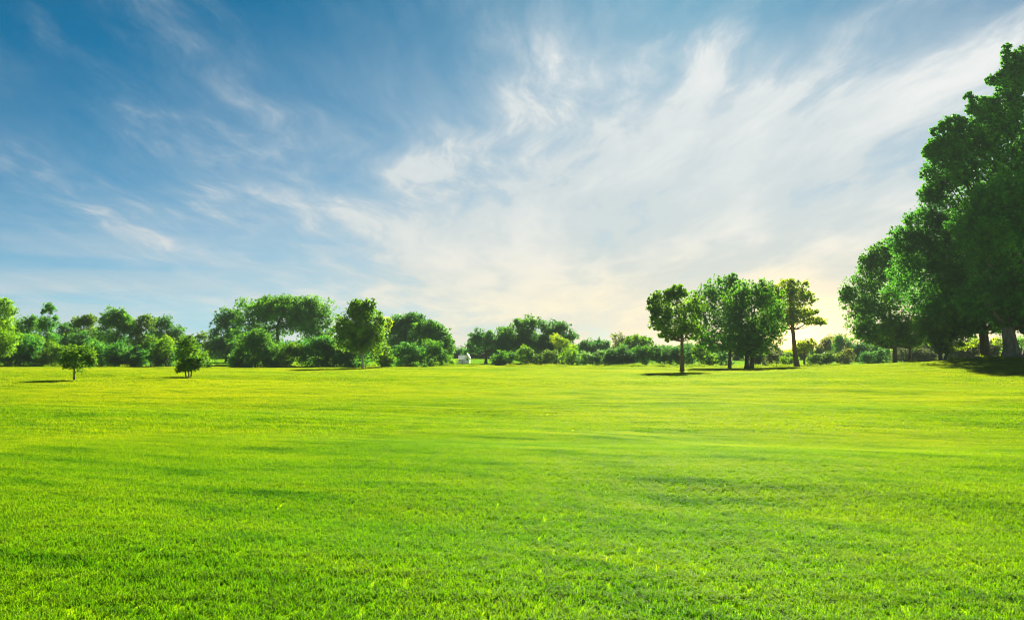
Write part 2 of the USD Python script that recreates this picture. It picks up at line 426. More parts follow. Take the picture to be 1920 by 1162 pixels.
def tube(path, rad, sides=7):
    path, rad = np.asarray(path, float), np.asarray(rad, float)
    n = len(path)
    tan = np.gradient(path, axis=0)
    tan /= np.linalg.norm(tan, axis=1, keepdims=True) + 1e-12
    ref = np.array([0.31, 0.95, 0.05])
    u = np.cross(tan, ref)
    u /= np.linalg.norm(u, axis=1, keepdims=True) + 1e-12
    w = np.cross(tan, u)
    t = np.arange(sides) / sides * 2 * math.pi
    v = path[:, None] + rad[:, None, None] * (np.cos(t)[None, :, None] * u[:, None] + np.sin(t)[None, :, None] * w[:, None])
    v = v.reshape(-1, 3)
    i, j = np.meshgrid(np.arange(n - 1), np.arange(sides), indexing="ij")
    a, b, c, d = i * sides + j, i * sides + (j + 1) % sides, (i + 1) * sides + (j + 1) % sides, (i + 1) * sides + j
    q = np.stack([a, b, c, d], -1).reshape(-1, 4)
    f = np.concatenate([q[:, [0, 1, 2]], q[:, [0, 2, 3]]])
    cap = len(v)
    v = np.vstack([v, path[-1]])
    last = (n - 1) * sides
    k = np.arange(sides)
    f = np.vstack([f, np.stack([last + k, last + (k + 1) % sides, np.full(sides, cap)], 1)])
    return v, f


def merge(ms):
    vs, fs, o = [], [], 0
    for v, f in ms:
        vs.append(v)
        fs.append(f + o)
        o += len(v)
    return np.vstack(vs), np.vstack(fs)


def unit(v):
    return v / (np.linalg.norm(v, axis=-1, keepdims=True) + 1e-12)


REPORT = []


def tree(name, label, category, px, Y, masses, leaves, trunk=None, bark_kind="dark", leaf_px=3.6, dense=1.0, group=None, stems=None, lump=0.36, seed=None, sink=0.0, fringe=0.25, depth=0.9):
    """A plant standing at picture column px, Y metres off. masses: (column, row, half width, half height[, depth offset in m]) ellipsoids of the crown in
    photograph pixels at that distance. trunk: (width in pixels at breast height, fork row[, column shift])."""
    g = np.random.default_rng(seed if seed is not None else len(REPORT) + 1000)
    s = Y / F
    bx = X_of(px, Y)
    bz = float(ground_z(bx, Y)) - sink
    REPORT.append((label, round(HZ - (bz - CAM_TOTAL) / s)))
    root = thing(name, label, category, (bx, Y, bz), group)
    lumps, axes, thin = [], [], []
    low = min(HZ + 16, max(m[1] + m[3] for m in masses))
    heart = np.array([0.0, 0.0, Z_of(low, Y) - bz])
    for m in masses:
        cx, cy, rx, ry = m[:4]
        c = np.array([X_of(cx, Y) - bx, 0.0, Z_of(cy, Y) - bz])
        r = np.array([rx * s, depth * rx * s, ry * s])
        rl = np.clip(0.80 * lump * min(rx, ry), 4.0, 21) * s
        n = int(np.clip(1.7 * r[0] * r[1] * r[2] / rl**3, 16, 900))
        d = unit(g.normal(size=(n, 3)))
        rad = g.uniform(0.18, 1.0, n) ** 0.5
        out = g.random(n) < fringe
        rad[out] = g.uniform(0.92, 1.20, out.sum())
        size = rl * np.clip(np.exp(g.normal(-0.12, 0.38, n)), 0.4, 1.7)
        size[out] *= 0.62
        pos = c + d * rad[:, None] * np.maximum(r - 0.55 * rl, 0.3 * r)
        lumps.append(np.concatenate([pos, size[:, None]], 1))
        axes.append(unit(unit(pos - 0.5 * (c + heart)) + 0.55 * g.normal(size=(n, 3)) * [1, 1, 0.7]))
        thin.append(np.full(n, m[4] if len(m) > 4 else 1.0) * g.uniform(0.65, 1.25, n))
    lumps, axes, thin = np.vstack(lumps), np.vstack(axes), np.concatenate(thin)
    lumps[:, 2] = np.maximum(lumps[:, 2], lumps[:, 3] * 0.55)
    L = leaf_px * s
    per = np.maximum(8, (dense * thin * 8.5 * (lumps[:, 3] / L) ** 2)).astype(int)
    idx = np.repeat(np.arange(len(lumps)), per)
    n = len(idx)
    # each spray of leaves reaches outwards along its twig, widest in the middle and drooping a little at the tip
    d = unit(g.normal(size=(n, 3)) + [0, 0, 0.25])
    t = g.beta(1.5, 1.7, n) * 2.3 - 0.9
    wid = np.sqrt(np.clip(1 - ((t - 0.1) / 1.35) ** 2, 0.05, 1))
    rad = g.random(n) ** 0.42 * (1 + g.uniform(0.1, 0.6, n) * (g.random(n) < 0.15))
    perp = d - axes[idx] * (d * axes[idx]).sum(1, keepdims=True)
    sz = lumps[idx, 3]
    pos = lumps[idx, :3] + axes[idx] * (t * sz)[:, None] + perp * (rad * wid * sz)[:, None] * [1.0, 1.0, 0.72]
    pos[:, 2] -= 0.12 * sz * np.clip(t, 0, 2) ** 2
    pos[:, 2] = np.maximum(pos[:, 2], 0.05 + 0.1 * g.random(n))
    nrm = unit(0.55 * d + 0.75 * g.normal(size=(n, 3)) + [0, 0, 0.35])
    ax = unit(np.cross(nrm, g.normal(size=(n, 3))))
    sd = np.cross(nrm, ax)
    ll = L * g.uniform(0.65, 1.35, n)[:, None]
    wd = ll * g.uniform(0.30, 0.42, n)[:, None]
    v = np.stack([pos - ax * ll * 0.5, pos + sd * wd + nrm * ll * 0.10 - ax * ll * 0.05, pos + ax * ll * 0.5, pos - sd * wd + nrm * ll * 0.10 - ax * ll * 0.05], 1).reshape(-1, 3)
    k = np.arange(n)[:, None] * 4
    f = np.concatenate([k + [0, 1, 2], k + [0, 2, 3]])
    # trunk and limbs
    pieces = []
    order = np.argsort(-lumps[:, 3])
    if trunk:
        w, fork = trunk[:2]
        shift = trunk[2] if len(trunk) > 2 else 0
        r0 = w * s / 2
        for q in (stems or [0]):
            top = np.array([shift * s + q * s * 0.4, 0, Z_of(fork, Y) - bz])
            t = np.linspace(0, 1, 9)
            path = t[:, None] * top + [q * s, 0, 0]
            path[:, :2] += np.cumsum(g.normal(0, r0 * 0.05, (9, 2)), 0) * np.sin(t * math.pi / 2)[:, None]
            path[0, 2] -= 0.15
            rr = r0 * (0.86 + 0.14 * (1 - t) + 0.42 * np.exp(-t * 8)) * (1 - 0.14 * t)
            pieces.append(tube(path, rr, 14))
            tip = path[-1]
            tz = lumps[:, 2].max()
            # leader
            ld = np.array([tip[0] * 0.3 + np.median(lumps[:, 0]) * 0.7, 0, tip[2] + 0.72 * (tz - tip[2])])
            tt = np.linspace(0, 1, 7)[:, None]
            mid = tip + (ld - tip) * tt + np.sin(tt * 3.1) * g.normal(0, 0.04, 3) * np.linalg.norm(ld - tip)
            pieces.append(tube(mid, r0 * 0.80 * (1 - 0.88 * tt[:, 0]), 8))
            sel = g.choice(len(lumps), min(len(lumps), 34), replace=False)
            for li in sel:
                goal = lumps[li, :3]
                fr = np.clip((goal[2] - tip[2]) / max(ld[2] - tip[2], 0.1) - g.uniform(0.15, 0.5), 0.0, 0.85)
                a0 = mid[int(fr * 6)]
                ctrl = a0 + (goal - a0) * [0.55, 0.55, 0.22] + g.normal(0, 0.05, 3) * np.linalg.norm(goal - a0)
                t5 = np.linspace(0, 1, 6)[:, None]
                bp = (1 - t5) ** 2 * a0 + 2 * t5 * (1 - t5) * ctrl + t5**2 * goal
                br = r0 * g.uniform(0.22, 0.42) * (1 - 0.6 * fr)
                pieces.append(tube(bp, br * (1 - 0.85 * t5[:, 0]), 5))
    else:
        for li in g.choice(len(lumps), min(len(lumps), 10), replace=False):
            goal = lumps[li, :3]
            t5 = np.linspace(0, 1, 5)[:, None]
            st0 = np.array([g.normal(0, 0.25), g.normal(0, 0.25), -0.1])
            bp = (1 - t5) ** 2 * st0 + 2 * t5 * (1 - t5) * (st0 + (goal - st0) * [0.3, 0.3, 0.7]) + t5**2 * goal
            pieces.append(tube(bp, 0.055 * (1 - 0.8 * t5[:, 0]), 5))
    part(root, "trunk" if trunk else "stems", merge(pieces), M_BARK[bark_kind], smooth=True)
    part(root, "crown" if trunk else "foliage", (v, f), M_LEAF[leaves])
    REPORT[-1] += (n,)
    return root


EDGE = "trees and bushes along the far edge of the lawn"
# ---- the left wood, from the frame's edge to the gap in the trees
tree("broadleaf_tree", "tall yellow-green tree cut by the frame's left edge", "tree", -14, 116, [(-22, 600, 50, 48), (-4, 628, 40, 34), (8, 578, 20, 20), (-30, 650, 50, 34)], "bright", (9, 670), "dark", 4.0, 0.9, EDGE, seed=1)
tree("broadleaf_tree", "tree with dark green rounded head behind the clipped bushes at far left", "tree", 52, 140, [(50, 628, 32, 38), (34, 640, 26, 30), (60, 604, 13, 14)], "mid", (6, 672), "dark", 3.6, 1.0, EDGE, seed=2)
tree("narrow_tree", "narrow dark tree with a tufted open top above the left bushes", "tree", 88, 138, [(88, 634, 24, 36), (86, 606, 17, 14), (97, 582, 10, 10), (82, 584, 7, 6), (90, 574, 6, 4), (104, 596, 5, 5)], "deep", (5, 672), "dark", 3.4, 0.8, EDGE, seed=3, lump=0.42)
tree("far_tree", "distant blue-green tree low between the tufted tree and the wood", "tree", 118, 190, [(116, 632, 28, 32), (134, 626, 20, 24)], "blue", (5, 668), "dark", 3.2, 1.0, EDGE, seed=4)
tree("broadleaf_tree", "grey-green tree with loose top right of the distant blue one", "tree", 156, 150, [(156, 628, 28, 36), (148, 604, 14, 12), (166, 600, 16, 12)], "olive", (6, 672), "dark", 3.4, 0.95, EDGE, seed=5)
tree("broadleaf_tree", "tallest tree of the left wood with a small knob on top", "tree", 216, 148, [(212, 622, 34, 40), (224, 590, 14, 13), (200, 602, 18, 16), (238, 610, 16, 20)], "mid", (7, 672), "dark", 3.6, 1.0, EDGE, seed=6)
tree("broadleaf_tree", "rounded olive tree next right of the knob-topped one", "tree", 268, 152, [(266, 628, 26, 34), (274, 602, 16, 14), (252, 618, 14, 20)], "olive", (6, 672), "dark", 3.5, 1.0, EDGE, seed=7)
tree("broadleaf_tree", "dark blue-green tree stepping down towards the gap in the wood", "tree", 316, 158, [(306, 626, 28, 32), (334, 640, 26, 28), (292, 606, 14, 12), (360, 646, 16, 20)], "blue", (6, 672), "dark", 3.4, 1.0, EDGE, seed=8)
tree("sparse_tree", "thin open tree with sky showing through beside the gap", "tree", 384, 165, [(382, 638, 13, 18), (374, 630, 9, 8), (390, 652, 8, 12)], "olive", (3, 672), "grey", 3.0, 0.45, EDGE, seed=9)
tree("rounded_bush", "large dark bush with bright green top at the far left of the lawn", "bush", 38, 124, [(38, 656, 42, 32), (66, 662, 20, 26), (12, 660, 26, 28)], "deep", None, "dark", 3.4, 1.1, EDGE, seed=10)
tree("leafy_bush", "bright leaves capping the dark bush at far left", "bush", 58, 127, [(60, 640, 22, 14), (40, 646, 22, 12), (20, 648, 18, 12)], "bright", None, "dark", 3.4, 0.9, EDGE, seed=11)
tree("leafy_bush", "yellow-green bush between the dark bush and the small round tree", "bush", 96, 123, [(96, 662, 20, 24), (112, 668, 12, 20), (86, 672, 14, 16)], "fresh", None, "dark", 3.4, 1.0, EDGE, seed=12)
tree("rounded_bush", "dark shaded bush directly behind the small round tree", "bush", 192, 124, [(190, 668, 26, 26), (172, 664, 18, 26)], "deep", None, "dark", 3.4, 1.1, EDGE, seed=13)
tree("rounded_bush", "pale sea-green bush under the knob-topped tree", "bush", 150, 132, [(150, 640, 24, 22), (160, 662, 22, 26)], "blue", None, "dark", 3.4, 1.0, EDGE, seed=14)
tree("rounded_bush", "broad dark bush in the middle of the left wood's foot", "bush", 240, 122, [(238, 670, 32, 24), (216, 664, 22, 26), (262, 672, 20, 22)], "deep", None, "dark", 3.4, 1.1, EDGE, seed=15)
tree("leafy_bush", "sunlit yellow-green bush above the left wood's dark foot", "bush", 284, 126, [(284, 646, 14, 18), (274, 656, 14, 18)], "bright", None, "dark", 3.4, 0.85, EDGE, seed=16)
tree("rounded_bush", "dark bush touching the left side of the low conifer-like tree", "bush", 296, 121, [(294, 670, 24, 24), (314, 666, 18, 26)], "deep", None, "dark", 3.4, 1.1, EDGE, seed=17)
tree("leafy_bush", "bright rounded bush peeping out left of the low conifer-like tree", "bush", 312, 119, [(312, 650, 18, 22), (300, 660, 14, 18)], "bright", None, "dark", 3.4, 0.9, EDGE, seed=18)
tree("leafy_bush", "small vivid green bush at the mouth of the gap", "bush", 386, 112, [(384, 676, 14, 17), (393, 684, 8, 9), (374, 668, 10, 14)], "bright", None, "dark", 3.2, 1.0, EDGE, seed=19)
tree("far_tree", "dark distant tree low behind the small round tree", "tree", 150, 196, [(150, 650, 40, 26), (120, 656, 30, 22), (186, 648, 26, 26)], "deep", (5, 672), "dark", 3.2, 1.0, EDGE, seed=80)
tree("far_tree", "dark distant tree filling behind the left wood's dark foot", "tree", 250, 192, [(250, 650, 46, 26), (212, 648, 30, 26), (286, 650, 34, 26)], "deep", (5, 672), "dark", 3.2, 1.0, EDGE, seed=81)
tree("far_tree", "dark distant tree at the left wood's end near the gap", "tree", 330, 190, [(332, 654, 40, 22), (362, 660, 18, 16)], "blue", (5, 672), "dark", 3.2, 1.0, EDGE, seed=82)
tree("far_tree", "distant dark tree below the spreading tree's crown", "tree", 500, 186, [(498, 652, 36, 20), (540, 656, 34, 16), (580, 652, 34, 20)], "blue", (5, 672), "dark", 3.2, 1.0, EDGE, seed=83)
tree("far_tree", "distant dark tree behind the oval tree and pale trunk", "tree", 660, 184, [(650, 646, 36, 28), (690, 650, 36, 26), (726, 650, 26, 26)], "blue", (5, 672), "dark", 3.2, 1.0, EDGE, seed=84)
tree("far_tree", "distant dark tree behind the clump's sloping right end", "tree", 800, 184, [(790, 652, 34, 24), (830, 656, 24, 22)], "blue", (5, 672), "dark", 3.2, 1.0, EDGE, seed=85)
tree("far_tree", "distant blue-green tree behind the dome-shaped clump's foot", "tree", 1010, 200, [(970, 656, 44, 20), (1030, 654, 44, 22), (1074, 660, 24, 16)], "blue", (5, 672), "dark", 3.2, 1.0, EDGE, seed=86)
tree("far_tree", "distant dim tree behind the single tree's trunk", "tree", 1270, 188, [(1246, 662, 30, 15), (1290, 660, 34, 17), (1330, 662, 26, 16)], "blue", (5, 672), "dark", 3.2, 1.0, EDGE, seed=87)
tree("far_tree", "distant grey-green tree behind the paired trunks", "tree", 1400, 188, [(1374, 660, 30, 18), (1416, 656, 32, 20), (1446, 660, 20, 18)], "grey", (5, 672), "dark", 3.2, 1.0, EDGE, seed=88)
tree("far_tree", "distant olive tree low in the glow behind the leaning backlit tree", "tree", 1500, 192, [(1478, 668, 26, 10), (1512, 664, 26, 14), (1536, 662, 16, 14)], "olive", (5, 674), "brown", 3.2, 0.9, EDGE, seed=89)
tree("far_tree", "distant hazy tree behind the two close trunks", "tree", 1690, 190, [(1672, 652, 36, 24), (1724, 652, 40, 24), (1770, 652, 34, 24)], "grey", (5, 672), "dark", 3.2, 0.9, EDGE, seed=90)
tree("far_tree", "distant dark tree closing the view right of the white house", "tree", 915, 208, [(900, 660, 30, 14), (936, 658, 30, 16), (884, 664, 16, 10)], "deep", (5, 672), "dark", 3.2, 1.2, EDGE, seed=93)
tree("far_tree", "distant dark tree closing the gap between the left wood and the big clump", "tree", 412, 205, [(400, 660, 26, 14), (426, 656, 26, 17)], "deep", (5, 672), "dark", 3.2, 1.2, EDGE, seed=94)
# ---- young trees standing free on the lawn
tree("young_tree", "small round-headed olive tree alone on the lawn at left", "tree", 139, 55, [(146, 672, 30, 27), (134, 660, 18, 16), (160, 664, 20, 20), (128, 680, 14, 12), (168, 676, 12, 14)], "sap", (3.2, 690), "dark", 3.8, 0.55, "young trees standing free on the lawn", seed=20)
tree("young_tree", "low dark bushy tree with several stems in front of the gap", "tree", 354, 62, [(354, 664, 26, 34), (352, 644, 18, 18), (362, 680, 24, 14), (344, 690, 16, 9)], "sap", (2.4, 692), "dark", 3.8, 0.7, "young trees standing free on the lawn", stems=(-5, 0, 4), seed=21)
# ---- the big clump left of centre
tree("broadleaf_tree", "blue-green tree at the left end of the big clump", "tree", 424, 165, [(424, 630, 32, 44), (418, 598, 20, 20), (438, 594, 18, 16), (406, 648, 18, 30), (444, 650, 30, 34)], "blue", (6, 672), "dark", 3.4, 1.05, EDGE, seed=22)
tree("spreading_tree", "widest spreading tree of the clump with sky showing below its crown", "tree", 521, 146, [(540, 582, 70, 26), (480, 602, 42, 38), (590, 598, 36, 40), (516, 572, 44, 18), (560, 570, 34, 16), (462, 632, 30, 38), (606, 626, 26, 34), (500, 606, 26, 24), (574, 606, 34, 22), (540, 618, 30, 16, 0.25), (580, 626, 26, 18, 0.7), (500, 642, 30, 20)], "mid", (7, 612), "dark", 3.8, 1.0, EDGE, seed=23, lump=0.5)
tree("rounded_bush", "tall rounded bush standing forward at the gap's right side", "bush", 478, 114, [(476, 660, 42, 34), (482, 636, 28, 20), (448, 676, 20, 18), (510, 668, 26, 28)], "mid", None, "dark", 3.4, 1.1, EDGE, seed=24)
tree("leafy_bush", "fresh green bush below the spreading tree's sky gap", "bush", 536, 116, [(538, 668, 28, 24), (552, 656, 18, 12)], "fresh", None, "dark", 3.4, 1.0, EDGE, seed=25)
tree("rounded_bush", "dark broad bush between the spreading tree and the oval maple", "bush", 594, 118, [(590, 664, 36, 30), (620, 670, 26, 26), (604, 644, 26, 14)], "deep", None, "dark", 3.4, 1.1, EDGE, seed=26)
tree("oval_tree", "upright oval tree with pale trunk standing forward of the clump", "tree", 680, 101, [(676, 614, 42, 44), (674, 582, 26, 20), (692, 572, 14, 13), (666, 570, 12, 11), (652, 632, 28, 30), (696, 636, 28, 32), (640, 608, 13, 20), (712, 604, 12, 18), (678, 650, 24, 14)], "fresh", (5, 664), "pale", 4.0, 0.85, EDGE, seed=27, lump=0.30)
tree("leafy_tree", "glowing yellow-green tree peering out right of the oval tree", "tree", 716, 118, [(716, 614, 18, 12), (726, 604, 10, 8), (708, 632, 12, 16)], "yellow", (4, 664), "dark", 3.4, 0.7, EDGE, seed=28)
tree("leafy_bush", "light green bush right of the pale trunk", "bush", 718, 108, [(716, 664, 20, 24), (726, 678, 16, 14), (708, 650, 12, 14)], "fresh", None, "dark", 3.4, 0.95, EDGE, seed=29)
tree("rounded_bush", "dark bush behind the pale trunk", "bush", 662, 120, [(660, 668, 34, 26), (640, 660, 22, 28)], "deep", None, "dark", 3.4, 1.1, EDGE, seed=30)
tree("broadleaf_tree", "grey-green tree with flat-topped head right of the oval tree", "tree", 756, 148, [(756, 612, 34, 26), (744, 632, 28, 34), (776, 600, 24, 14), (760, 650, 34, 36)], "blue", (7, 664), "dark", 3.5, 1.0, EDGE, seed=31)
tree("broadleaf_tree", "mid green tree sloping down at the right end of the big clump", "tree", 806, 142, [(806, 638, 38, 36), (832, 632, 20, 22), (800, 616, 24, 16), (838, 650, 16, 28), (786, 644, 28, 36)], "mid", (7, 668), "dark", 3.5, 1.0, EDGE, seed=32)
tree("rounded_bush", "deep green bush filling the foot of the clump's right end", "bush", 762, 122, [(760, 666, 26, 26), (782, 670, 20, 22)], "deep", None, "dark", 3.4, 1.1, EDGE, seed=33)
tree("rounded_bush", "soft green bush under the sloping tree", "bush", 814, 126, [(812, 664, 26, 26), (834, 672, 12, 16)], "mid", None, "dark", 3.4, 1.05, EDGE, seed=34)
tree("leafy_bush", "small bright yellow-green bush left of the white house", "bush", 842, 132, [(842, 677, 10, 11), (848, 682, 8, 7)], "bright", None, "dark", 3.0, 0.9, EDGE, seed=35)
tree("leafy_bush", "small tufted shrub on the lawn edge before the clump", "bush", 794, 112, [(796, 688, 5, 7), (782, 686, 4, 7)], "mid", None, "dark", 2.6, 0.8, EDGE, seed=36)
# ---- the white house's corner and the dome-shaped clump
tree("far_tree", "distant dim tree rising behind the white house", "tree", 866, 215, [(866, 664, 20, 17), (882, 668, 16, 14), (852, 668, 14, 16)], "blue", (4, 676), "dark", 3.0, 1.0, EDGE, seed=37)
tree("broadleaf_tree", "lower left tree of the dome-shaped clump, on a visible dark trunk", "tree", 911, 156, [(906, 642, 30, 22), (896, 630, 16, 15), (926, 632, 20, 18), (886, 652, 14, 14), (934, 654, 20, 18)], "blue", (6, 666), "dark", 3.5, 1.5, EDGE, seed=38, lump=0.55)
tree("broadleaf_tree", "highest tree of the dome-shaped clump at the centre", "tree", 980, 160, [(954, 630, 24, 22), (974, 612, 22, 17), (1000, 607, 18, 14), (988, 634, 30, 22), (938, 646, 22, 20), (1004, 650, 34, 26), (966, 652, 34, 24)], "mid", (8, 668), "dark", 3.6, 1.5, EDGE, seed=39, lump=0.60)
tree("broadleaf_tree", "rounded right half of the dome-shaped clump", "tree", 1036, 158, [(1030, 617, 20, 18), (1051, 617, 20, 18), (1066, 634, 15, 16), (1042, 640, 28, 20), (1018, 642, 20, 20), (1050, 656, 32, 22)], "blue", (8, 668), "dark", 3.6, 1.5, EDGE, seed=40, lump=0.60)
tree("leafy_tree", "yellow leaves standing for light on the dome-shaped clump's right flank", "tree", 1054, 148, [(1052, 644, 16, 14), (1066, 652, 14, 12), (1040, 636, 10, 12)], "yellow", (4, 668), "dark", 3.4, 0.55, EDGE, seed=41)  # light on the clump's flank, put into yellow leaf colour
tree("rounded_bush", "dark green bush along the foot of the dome-shaped clump", "bush", 964, 138, [(950, 672, 22, 17), (932, 676, 15, 13)], "mid", None, "dark", 3.4, 1.1, EDGE, seed=42)
tree("rounded_bush", "olive bush at the right foot of the dome-shaped clump", "bush", 1042, 138, [(1032, 672, 20, 17), (1012, 676, 14, 12)], "olive", None, "dark", 3.4, 1.1, EDGE, seed=43)
tree("rounded_bush", "fresh mid green bush under the highest centre tree", "bush", 984, 140, [(984, 668, 20, 20), (996, 674, 14, 14)], "fresh", None, "dark", 3.4, 1.0, EDGE, seed=91)
tree("leafy_bush", "yellow-green bush below the yellow leaves standing for light", "bush", 1068, 140, [(1066, 668, 18, 18), (1080, 674, 14, 14)], "bright", None, "dark", 3.4, 0.8, EDGE, seed=92)
# ---- the low hazy stretch between the dome and the single tree
tree("far_tree", "low hazy blue-green tree right of the dome-shaped clump", "tree", 1116, 185, [(1116, 650, 30, 15), (1098, 656, 20, 16), (1132, 652, 14, 14)], "blue", (5, 672), "dark", 3.2, 1.0, EDGE, seed=44)
tree("far_tree", "pale loose-topped tree above the sea-green bush", "tree", 1160, 180, [(1158, 634, 12, 13), (1168, 640, 10, 14), (1160, 654, 14, 14)], "rust", (4, 672), "grey", 3.0, 0.7, EDGE, seed=45)
tree("far_tree", "yellow-green tree with ragged flat top left of the single tree", "tree", 1196, 172, [(1196, 638, 26, 10), (1186, 652, 22, 16), (1212, 646, 14, 16), (1200, 660, 24, 16)], "fresh", (5, 672), "dark", 3.2, 0.9, EDGE, seed=46)
tree("rounded_bush", "smooth rounded sea-green bush left of the single tree", "bush", 1162, 132, [(1164, 668, 30, 20), (1146, 674, 18, 14), (1180, 672, 18, 16)], "blue", None, "dark", 3.0, 1.2, EDGE, seed=47)
tree("leafy_bush", "pale silvery bush left of the smooth sea-green one", "bush", 1126, 136, [(1128, 670, 16, 16), (1112, 674, 16, 13), (1096, 672, 16, 15)], "pale", None, "dark", 3.2, 0.95, EDGE, seed=48)
tree("rounded_bush", "fresh green bush between the sea-green bush and the single tree", "bush", 1212, 134, [(1212, 670, 20, 18), (1226, 662, 16, 16), (1198, 664, 16, 16)], "mid", None, "dark", 3.2, 1.05, EDGE, seed=49)
tree("rounded_bush", "low dim bush directly behind the single tree's trunk", "bush", 1258, 136, [(1256, 666, 24, 20), (1282, 668, 24, 18), (1240, 676, 14, 12)], "blue", None, "dark", 3.2, 1.05, EDGE, seed=50)
tree("leafy_bush", "light green shrub right of the single tree's trunk", "bush", 1322, 132, [(1322, 668, 20, 18), (1310, 658, 14, 12), (1336, 676, 12, 10)], "fresh", None, "dark", 3.2, 0.9, EDGE, seed=51)
tree("leafy_bush", "pale shrub between the single tree and the paired trunks", "bush", 1352, 134, [(1352, 672, 14, 15), (1366, 678, 12, 9)], "pale", None, "dark", 3.0, 0.9, EDGE, seed=52)
tree("rounded_bush", "grey-brown brushy thicket right of the paired trunks", "bush", 1434, 134, [(1434, 668, 22, 20), (1414, 672, 16, 16), (1452, 674, 10, 14)], "grey", None, "grey", 3.0, 1.0, EDGE, seed=53)
tree("leafy_bush", "yellow-green bush at the foot of the backlit tree", "bush", 1476, 132, [(1474, 678, 14, 10), (1488, 672, 10, 13)], "fresh", None, "dark", 3.0, 0.8, EDGE, seed=54)
# ---- the row of trees right of centre
MIDROW = "row of trees on the lawn right of centre"
tree("forked_tree", "single tree with a straight brown trunk and forked open crown", "tree", 1279, 82, [(1262, 576, 40, 30), (1240, 566, 24, 22), (1268, 548, 22, 14), (1226, 574, 14, 22), (1256, 606, 38, 26), (1292, 596, 26, 34), (1306, 572, 20, 20), (1286, 622, 26, 16), (1238, 602, 20, 18), (1252, 628, 18, 12)], "fresh", (7.5, 640, -1), "brown", 4.8, 0.42, MIDROW, seed=55, lump=0.36, fringe=0.4)
tree("lawn_tree", "leafy tree left of the densest one, trunk just right of the single tree", "tree", 1368, 102, [(1346, 580, 48, 48), (1346, 542, 32, 24), (1372, 532, 16, 20), (1318, 564, 28, 28), (1326, 616, 42, 36), (1372, 606, 38, 46), (1346, 640, 40, 20), (1306, 600, 20, 28), (1384, 560, 26, 36)], "mid", (6, 650), "dark", 4.6, 0.50, MIDROW, seed=56, lump=0.36, fringe=0.35)
tree("lawn_tree", "dense dark tree on paired trunks in the middle of the row", "tree", 1405, 94, [(1410, 588, 48, 50), (1396, 550, 26, 28), (1432, 548, 26, 26), (1440, 570, 32, 36), (1420, 628, 50, 34), (1388, 626, 36, 40), (1406, 650, 38, 22), (1446, 602, 28, 36), (1376, 580, 26, 40)], "mid", (8, 662, 2), "dark", 4.6, 0.50, MIDROW, stems=(-5, 4), seed=57, lump=0.34, fringe=0.35)
tree("backlit_tree", "leaning yellow-green tree with the sun glowing behind its trunk", "tree", 1494, 118, [(1466, 576, 34, 34), (1494, 560, 26, 22), (1474, 540, 20, 18), (1510, 552, 14, 12), (1452, 604, 30, 24), (1484, 592, 28, 18), (1522, 602, 20, 9), (1540, 604, 13, 7), (1514, 586, 14, 10), (1434, 612, 22, 18), (1530, 586, 6, 5), (1448, 552, 22, 22), (1522, 564, 9, 10), (1488, 532, 13, 11), (1510, 534, 8, 8), (1446, 580, 26, 38)], "amber", (9, 618, -9), "brown", 4.0, 0.62, MIDROW, seed=58, lump=0.34, fringe=0.4)
tree("leafy_tree", "low yellow-green tree in the glow under the leaning backlit tree", "tree", 1508, 128, [(1504, 650, 20, 12), (1520, 644, 14, 10), (1494, 658, 12, 8)], "amber", (4, 664), "brown", 3.4, 0.7, EDGE, seed=59)
# ---- the hazy trees between the sun and the great trees
tree("far_tree", "hazy olive-tan tree just right of the glow", "tree", 1556, 190, [(1556, 646, 20, 17), (1544, 656, 16, 16), (1566, 660, 14, 16)], "rust", (5, 672), "brown", 3.2, 0.9, EDGE, seed=60)
tree("far_tree", "hazy rounded green tree midway between glow and great trees", "tree", 1582, 180, [(1582, 650, 22, 22), (1574, 640, 12, 12), (1596, 662, 16, 18)], "mid", (5, 672), "dark", 3.2, 1.0, EDGE, seed=61)
tree("far_tree", "hazy blue-green tree behind the left tips of the great trees", "tree", 1630, 175, [(1628, 656, 24, 20), (1610, 662, 16, 18), (1650, 660, 20, 18)], "blue", (5, 672), "dark", 3.2, 1.0, EDGE, seed=62)
tree("rounded_bush", "tawny thicket low behind the open lawn right of the glow", "bush", 1536, 144, [(1534, 674, 22, 12), (1554, 672, 18, 13)], "olive", None, "grey", 3.2, 1.0, EDGE, seed=63)
tree("rounded_bush", "olive-tan bush before the hazy rounded green tree", "bush", 1592, 144, [(1592, 668, 13, 17), (1578, 674, 12, 12)], "rust", None, "grey", 3.2, 1.0, EDGE, seed=64)
tree("rounded_bush", "dim green bush left of the two close trunks", "bush", 1634, 140, [(1632, 672, 22, 14), (1652, 668, 14, 16)], "blue", None, "dark", 3.2, 1.0, EDGE, seed=65)
tree("rounded_bush", "grey-green thicket behind the two close trunks", "bush", 1708, 138, [(1704, 666, 30, 18), (1736, 668, 24, 16)], "grey", None, "grey", 3.2, 1.0, EDGE, seed=66)
tree("rounded_bush", "grey-green thicket behind the mound and thick trunks", "bush", 1812, 134, [(1796, 660, 34, 20), (1834, 656, 34, 22), (1872, 656, 26, 22)], "grey", None, "grey", 3.2, 1.0, EDGE, seed=67)
tree("leafy_bush", "sunlit yellow-green bush seen between the thick trunks", "bush", 1812, 110, [(1806, 648, 14, 10), (1822, 640, 12, 12), (1872, 640, 12, 12)], "yellow", None, "dark", 3.2, 0.8, EDGE, seed=68)
tree("rounded_bush", "hazy green hedge cut by the frame's right edge behind the thick trunk", "bush", 1916, 128, [(1914, 652, 26, 24), (1944, 650, 26, 26)], "mid", None, "dark", 3.2, 1.0, EDGE, seed=69)
